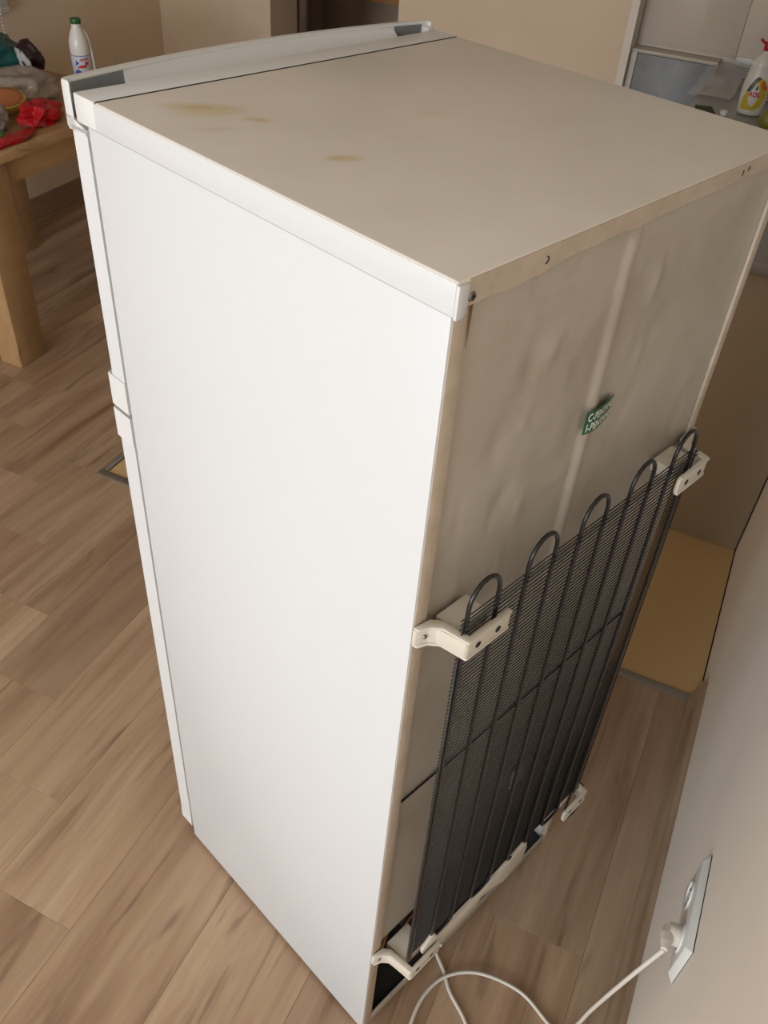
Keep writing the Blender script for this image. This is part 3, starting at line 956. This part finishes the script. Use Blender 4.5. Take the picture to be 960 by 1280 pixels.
# yellow melon half with orange flesh
ml = empty('melon_half', (1.80, 2.32, TZ), 0, 'yellow-green melon half with orange flesh beside the red wrapper', 'fruit')
bm = bmesh.new()
lathe(bm, [(0.02, 0.001), (0.055, 0.012), (0.080, 0.035), (0.088, 0.058), (0.083, 0.063), (0.070, 0.060)], 32, 1.05, 0.95)
for v in bm.verts:
    v.co += Vector((noise.noise(v.co * 30), noise.noise(v.co * 30 + Vector((5, 0, 0))), noise.noise(v.co * 30 + Vector((0, 9, 0))))) * 0.004
link('rind', me_from(bm, True), mat('melon_rind', (0.50, 0.36, 0.06), 0.45), ml)
bm = bmesh.new()
lathe(bm, [(0.074, 0.0570), (0.072, 0.0655), (0.050, 0.0668), (0.030, 0.0672), (0.004, 0.0675)], 28, 1.05, 0.95)
link('flesh', me_from(bm, True), mat('melon_flesh', (0.50, 0.17, 0.055), 0.4), ml)
for v in ml.children: pass
ml.rotation_euler = (0.20, -0.12, 0); ml.location.z = TZ + 0.012; ml.scale = (0.8, 0.8, 0.9)
M['red'] = mat('red_foil', (0.42, 0.006, 0.012), 0.3)
o = link('red_wrapper', crumple(0.085, 0.055, 0.042, 1.4, 1.1, 1.0, 3, True, False), M['red']); o.location = (1.815, 2.185, TZ + 0.0005)
tag(o, 'crumpled shiny red wrapper in front of the large plastic bag', 'wrapper')
o = link('red_wrapper', crumple(0.100, 0.032, 0.011, 6.4, 0.9, 1.0, 3, True, False), M['red']); o.location = (1.615, 2.128, TZ + 0.0005); o.rotation_euler = (0, 0, 0.12)
tag(o, 'flat red wrapper lying along the front edge of the pine table', 'wrapper')
M['dim_bag'] = mat('dim_bag', (0.30, 0.25, 0.22), 0.2)
o = link('small_bag', crumple(0.050, 0.045, 0.050, 9.6, 0.7, 1.1), M['dim_bag']); o.location = (1.66, 2.245, TZ + 0.0005)
tag(o, 'small greyish clear bag with dark contents at the left frame edge', 'plastic bag')
o = link('green_wrapper', crumple(0.035, 0.022, 0.010, 4.6, 0.6, 2.0, 3), mat('green_foil', (0.10, 0.22, 0.07), 0.35)); o.location = (1.615, 2.195, TZ + 0.0005)
tag(o, 'small green wrapper between the small bag and flat red wrapper', 'wrapper')

# roller blind and its bead chain on the left wall
rb = empty('roller_blind', (2.0, TL, 0.87), 0, 'pale grey roller blind lowered on the left wall behind the table', 'blind')
M['blind'] = mat('blind_fabric', (0.50, 0.49, 0.48), 0.8)
boxo('blind_fabric', -0.65, 0.535, -0.035, -0.033, 0.02, 1.3, M['blind'], rb)
boxo('bottom_bar', -0.65, 0.535, -0.041, -0.027, 0.0, 0.022, M['plastic_white'], rb, 0.004)
bm = bmesh.new(); cyl(bm, (-0.66, -0.04, 1.32), (0.59, -0.04, 1.32), 0.03, n=20)
link('roller_tube', me_from(bm, True, 0.6), M['plastic_white'], rb)
for x in (-0.665, 0.59): boxo('end_bracket', x - 0.005, x + 0.005, -0.075, -0.0005, 1.28, 1.36, M['plastic_white'], rb, 0.002)
bm = bmesh.new(); bmesh.ops.create_icosphere(bm, subdivisions=1, radius=0.0050)
bead = me_from(bm, True); bead.materials.append(mat('bead_white', (0.62, 0.59, 0.55), 0.3))
ch = empty('bead_chain'); ch.parent = rb
z = 1.30
x0 = 0.470
while z > -0.13:
    o = link('bead', bead, None, ch)
    zz = z
    xx = x0 + 0.003 * math.sin(z * 9)
    o.location = (xx, -0.052, zz)
    z -= 0.0135

# ------------------------------------------------------------------ kitchen on the right
M['unit'] = plaster('unit_grey_beige', (0.37, 0.29, 0.195), 0.06, 0.02)
M['unit'].node_tree.nodes['Principled BSDF'].inputs['Roughness'].default_value = 0.4
M['worktop'] = mat('worktop_grey', (0.26, 0.245, 0.225), 0.25)
NT(M['worktop'])
cabs = empty('base_cabinet', (1.72, TR, 0), 0, 'grey-beige kitchen base cabinet run with plain end panel beside the right wall', 'cabinet')
CW = 0.60
boxo('end_panel', 0.0, 0.018, 0.005, CW, 0.002, 0.868, M['unit'], cabs, 0.001)
boxo('carcass', 0.019, 1.88, 0.008, CW - 0.022, 0.10, 0.868, M['unit'], cabs)
boxo('plinth', 0.019, 1.88, 0.008, CW - 0.06, 0.002, 0.0995, M['dark_inside'], cabs)
for k in range(4):
    d = boxo('cabinet_door', 0.021 + k * 0.465, 0.021 + k * 0.465 + 0.461, CW - 0.0215, CW - 0.003, 0.102, 0.866, M['unit'], cabs, 0.001)
    hx = 0.40 if k % 2 == 0 else 0.06
    bm = bmesh.new(); tube(bm, [(0.021 + k * 0.465 + hx, CW - 0.003, 0.66), (0.021 + k * 0.465 + hx, CW + 0.022, 0.665), (0.021 + k * 0.465 + hx, CW + 0.022, 0.795), (0.021 + k * 0.465 + hx, CW - 0.003, 0.80)], 0.005, 8)
    link('door_handle', me_from(bm, True), M['alu'], d)
ct = boxo('countertop', 1.695, 3.698, TR + 0.001, 0.2, 0.8685, 0.90, M['worktop'], r=0.004)
tag(ct, 'grey kitchen countertop along the right wall under the soap bottle', 'countertop')
# shallow cabinet at the far end with grey door and beige frame
M['frame_beige'] = mat('frame_beige', (0.55, 0.485, 0.40), 0.5)
M['grey_gloss'] = mat('grey_gloss_panel', (0.24, 0.245, 0.25), 0.42)
t = NT(M['grey_gloss']); v = t.mapping(); n1 = t.noise(v, 14, 4, 0.6)
t.l(t.ramp(n1, [(0.3, (0.17, 0.175, 0.18)), (0.7, (0.23, 0.235, 0.24))]), t.b.inputs['Base Color'])
sc = empty('end_cabinet', (3.62, 0.39, 0), 0, 'shallow beige cabinet with grey glossy door at far end of kitchen counter', 'cabinet')
boxo('carcass', 0.012, 0.079, -0.185, 0.175, 0.002, 0.90, M['frame_beige'], sc)
boxo('cabinet_door', 0.002, 0.0118, -0.184, 0.148, 0.10, 0.895, M['grey_gloss'], sc, 0.001)
boxo('frame_stile', -0.004, 0.0118, 0.150, 0.176, 0.002, 0.905, M['frame_beige'], sc, 0.002)
boxo('frame_top', -0.006, 0.079, -0.186, 0.176, 0.9008, 0.912, M['frame_beige'], sc, 0.002)
# glossy splashback sheets on the kitchen wall
M['splash'] = mat('splash_gloss', (0.60, 0.52, 0.44), 0.16)
t = NT(M['splash']); v = t.mapping(); t.bump(t.noise(v, 5, 2, 0.5), 0.25, 0.02)
M['splash2'] = mat('splash_gloss_pale', (0.66, 0.58, 0.49), 0.22)
sp1 = boxo('splashback', 3.692, 3.6995, 0.152, 0.566, 0.920, 1.6, M['splash'], r=0.001)
tag(sp1, 'glossy taupe splashback sheet above the grey-doored end cabinet', 'splashback')
sp2 = empty('splashback', (3.69, -0.1, 0.95), 0, 'paler splashback sheet with white bottom strip behind the soap bottle', 'splashback')
boxo('sheet', -0.012, 0.009, -0.33, 0.248, -0.015, 0.65, M['splash2'], sp2, 0.001)
boxo('bottom_strip', -0.022, 0.009, -0.33, 0.245, -0.0495, -0.0155, M['plastic_white'], sp2, 0.002)

# dish soap bottle
sx_, sy_ = 2.985, -0.004
ds = empty('dish_soap_bottle', (sx_, sy_, 0.90), math.atan2(cpos.y - sy_, cpos.x - sx_), 'white dish soap bottle with red flip cap and yellow-green label on the countertop', 'bottle')
bm = bmesh.new()
# elliptical body, front towards local +x
lathe(bm, [(0.036, 0.001), (0.0415, 0.004), (0.044, 0.015), (0.0465, 0.06), (0.0455, 0.10), (0.041, 0.135), (0.0385, 0.150), (0.0395, 0.158), (0.0375, 0.170), (0.028, 0.186), (0.0165, 0.195), (0.0135, 0.199), (0.0135, 0.206)], 36, 0.66, 1.0)
link('bottle_body', me_from(bm, True, 0.9), mat('soap_white', (0.66, 0.63, 0.57), 0.3), ds)
bm = bmesh.new(); lathe(bm, [(0.0155, 0.2062), (0.0165, 0.208), (0.0165, 0.226), (0.013, 0.232), (0.004, 0.2335)], 24)
tube(bm, catmull([(0.006, 0.012, 0.224), (0.010, -0.010, 0.229), (0.012, -0.022, 0.233), (0.012, -0.032, 0.241)], 5), 0.0048, 10)
link('flip_cap', me_from(bm, True, 0.8), mat('cap_red', (0.42, 0.006, 0.012), 0.35), ds)
def soap_r(z):
    prof = [(0.044, 0.015), (0.0465, 0.06), (0.0455, 0.10), (0.041, 0.135), (0.0385, 0.15)]
    for (r0, z0), (r1, z1) in zip(prof[:-1], prof[1:]):
        if z0 <= z <= z1: return r0 + (r1 - r0) * (z - z0) / (z1 - z0)
    return prof[0][0] if z < prof[0][1] else prof[-1][0]
def soap_P(y, z, off=0.0006):
    r = soap_r(z)
    yy = max(-0.97, min(0.97, y / r))
    return (0.66 * r * math.sqrt(1 - yy * yy) + off, y, z)
def soap_patch(name, m, poly, off, par):
    me = bpy.data.meshes.new('mesh')
    n0 = 5
    ring = []
    for (a0, z0), (a1, z1) in zip(poly, poly[1:] + poly[:1]):
        for k in range(n0): ring.append((a0 + (a1 - a0) * k / n0, z0 + (z1 - z0) * k / n0))
    cyy = sum(p[0] for p in poly) / len(poly); czz = sum(p[1] for p in poly) / len(poly)
    v_, f_ = [], []; n = len(ring); lv = 5
    for j in range(lv):
        q = 1 - j / lv
        for a, z in ring: v_.append(soap_P(cyy + (a - cyy) * q, czz + (z - czz) * q, off))
    v_.append(soap_P(cyy, czz, off))
    for j in range(lv - 1):
        for i in range(n): f_.append((j * n + i, j * n + (i + 1) % n, (j + 1) * n + (i + 1) % n, (j + 1) * n + i))
    for i in range(n): f_.append(((lv - 1) * n + i, (lv - 1) * n + (i + 1) % n, lv * n))
    me.from_pydata(v_, [], f_)
    for p in me.polygons: p.use_smooth = True
    return link(name, me, m, par)
def ell(cy_, cz_, ry, rz, n=18, a0=0, a1=2 * PI): return [(cy_ + ry * math.cos(a0 + (a1 - a0) * i / n), cz_ + rz * math.sin(a0 + (a1 - a0) * i / n)) for i in range(n)]
# seen from the front, +y is to the right
lb = empty('soap_label'); lb.parent = ds
soap_patch('label_sheet', mat('soap_yellow', (0.52, 0.37, 0.02), 0.4), [(-0.034, 0.020), (0.010, 0.020), (0.028, 0.034), (0.037, 0.065), (0.036, 0.095), (0.022, 0.118), (0.004, 0.129), (-0.006, 0.127), (-0.024, 0.09), (-0.034, 0.058)], 0.0007, lb)
soap_patch('label_mark', mat('soap_dark_green', (0.035, 0.07, 0.055), 0.4), [(-0.029, 0.078), (-0.013, 0.080), (-0.006, 0.108), (0.008, 0.122), (0.003, 0.1285), (-0.007, 0.1265), (-0.023, 0.097)], 0.0011, lb)
soap_patch('label_mark', mat('soap_orange', (0.55, 0.13, 0.02), 0.4), [(0.010, 0.108), (0.020, 0.092), (0.035, 0.088), (0.034, 0.100), (0.020, 0.119)], 0.0011, lb)
soap_patch('label_mark', mat('soap_label_white', (0.60, 0.58, 0.55), 0.4), [(0.004, 0.112), (0.018, 0.075), (0.012, 0.045), (0.0, 0.032), (-0.012, 0.042), (-0.017, 0.06), (-0.014, 0.085)], 0.0014, lb)
soap_patch('label_mark', mat('soap_leaf', (0.02, 0.16, 0.04), 0.4), [(0.003, 0.104), (0.0085, 0.092), (0.004, 0.086), (-0.002, 0.09)], 0.0018, lb)
me = text_mesh('AOS', 0.026, 0.0, 0.0011)
for v in me.vertices:
    v.co = Vector(soap_P(v.co.x * 0.72, v.co.y * 0.85 + 0.0715, 0.0022))
link('label_lettering', me, M['red_print'], lb)

# things around it on the counter
M['cling'] = mat('cling_film', (0.80, 0.79, 0.77), 0.10)
film(M['cling'], 0.22)
bm = bmesh.new()
g = []
nu, nv = 34, 26
for j in range(nv + 1):
    row = []
    for i in range(nu + 1):
        u_, v_ = i / nu, j / nv
        x = 3.10 + 0.56 * u_; y = 0.235 - 0.16 * v_
        h = 0.004 + 0.030 * (noise.noise(Vector((x * 9, y * 14, 2.2))) + 0.55) * min(1, 6 * min(u_, 1 - u_) + .1) * min(1, v_ * 4)
        zz = 0.9025 + max(0.0, h)
        if v_ < 0.2:                       # hangs a little over the front edge
            zz = 0.903 - 0.03 * (0.2 - v_) / 0.2 * 0.0 + 0.004 * abs(noise.noise(Vector((x * 20, 1, 1)))); 
        row.append(bm.verts.new((x, y + 0.01 * noise.noise(Vector((x * 12, 4, 4))), zz)))
    g.append(row)
for j in range(nv):
    for i in range(nu): bm.faces.new((g[j][i], g[j][i + 1], g[j + 1][i + 1], g[j + 1][i]))
me = me_from(bm, True)
o = link('plastic_film', me, M['cling']); md = o.modifiers.new('thickness', 'SOLIDIFY'); md.thickness = 0.0006
tag(o, 'rumpled clear plastic film lying over the countertop edge', 'plastic film')
# dark tray leaning behind the soap bottle
tr = empty('dark_tray', (3.27, -0.02, 0.9005), 0.05, 'dark shallow tray with pale rim behind the soap bottle', 'tray')
boxo('tray_base', -0.06, 0.28, -0.10, 0.05, 0.0, 0.006, M['dark_inside'], tr, 0.002)
for a in ((-0.06, 0.28, 0.045, 0.053, 0.0, 0.02), (-0.06, 0.28, -0.103, -0.095, 0.0, 0.02), (-0.066, -0.058, -0.10, 0.05, 0.0, 0.02), (0.275, 0.283, -0.10, 0.05, 0.0, 0.02)):
    boxo('tray_rim', *a, M['plastic_cream'], tr, 0.002)
sg = empty('dish_sponge', (2.885, 0.135, 0.9005), 0.3, 'green and yellow dish sponge on the countertop beyond the refrigerator top', 'sponge')
boxo('sponge_foam', -0.045, 0.045, -0.03, 0.03, 0.0, 0.010, mat('sponge_yellow', (0.22, 0.17, 0.03), 0.9), sg, 0.004)
boxo('scouring_pad', -0.045, 0.045, -0.03, 0.03, 0.0102, 0.015, mat('pad_green', (0.05, 0.065, 0.018), 0.9), sg, 0.002)
bm = bmesh.new(); lathe(bm, [(0.010, 0.0), (0.012, 0.002), (0.014, 0.014), (0.013, 0.0155), (0.011, 0.004), (0.003, 0.003)], 24)
o = link('highlight_dot', me_from(bm, True, 0.8), mat('highlight_white', (0.85, 0.84, 0.80), 0.1)); o.location = (2.905, 0.072, 0.9005)  # small cup shape, its white stands in for a highlight spot
tag(o, 'tiny white dot added as a highlight over the refrigerator top edge', 'highlight')
o = link('green_apple', crumple(0.036, 0.036, 0.034, 3.9, 0.12, 1.2, 3), mat('apple_green', (0.20, 0.20, 0.03), 0.4)); o.location = (2.86, -0.085, 0.9005)
tag(o, 'yellow-green apple at the right frame edge below the soap bottle', 'apple')

# ------------------------------------------------------------------ hall beyond the doorway
dl = empty('open_door', (S1 + 0.245, DT1 - 0.01, 0.0), 0, 'dark brown wooden door leaf standing open in the doorway', 'door')
bm = bmesh.new(); box(bm, 0.0, 0.80, -0.04, 0.0, 0.008, 2.05, 0.002)
link('door_leaf', me_from(bm, True, 0.6), M['dark_wood'], dl)
for z0, z1 in ((0.15, 0.95), (1.1, 1.9)):
    boxo('door_panel', 0.12, 0.68, -0.046, -0.0405, z0, z1, M['dark_wood'], dl, 0.002)
boxo('door_handle', 0.70, 0.78, -0.085, -0.041, 1.0, 1.02, M['alu'], dl, 0.003)
dl.rotation_euler = (0, 0, math.radians(21))
hc = empty('wall_cabinet', (5.3, 2.2, 0.635), 0, 'orange wooden wall cabinet seen through the doorway', 'cabinet')
boxo('carcass', -0.34, -0.001, -0.35, 0.34, 0.0, 0.7, M['orange_wood'], hc, 0.003)
for k in range(2):
    d = boxo('cabinet_door', -0.36, -0.341, -0.348 + k * 0.345, -0.006 + k * 0.345, 0.003, 0.697, M['orange_wood'], hc, 0.003)
    bm = bmesh.new(); cyl(bm, (-0.36, -0.04 + k * 0.07, 0.1), (-0.38, -0.04 + k * 0.07, 0.1), 0.01, n=12)
    link('knob', me_from(bm, True, 0.6), M['alu'], d)
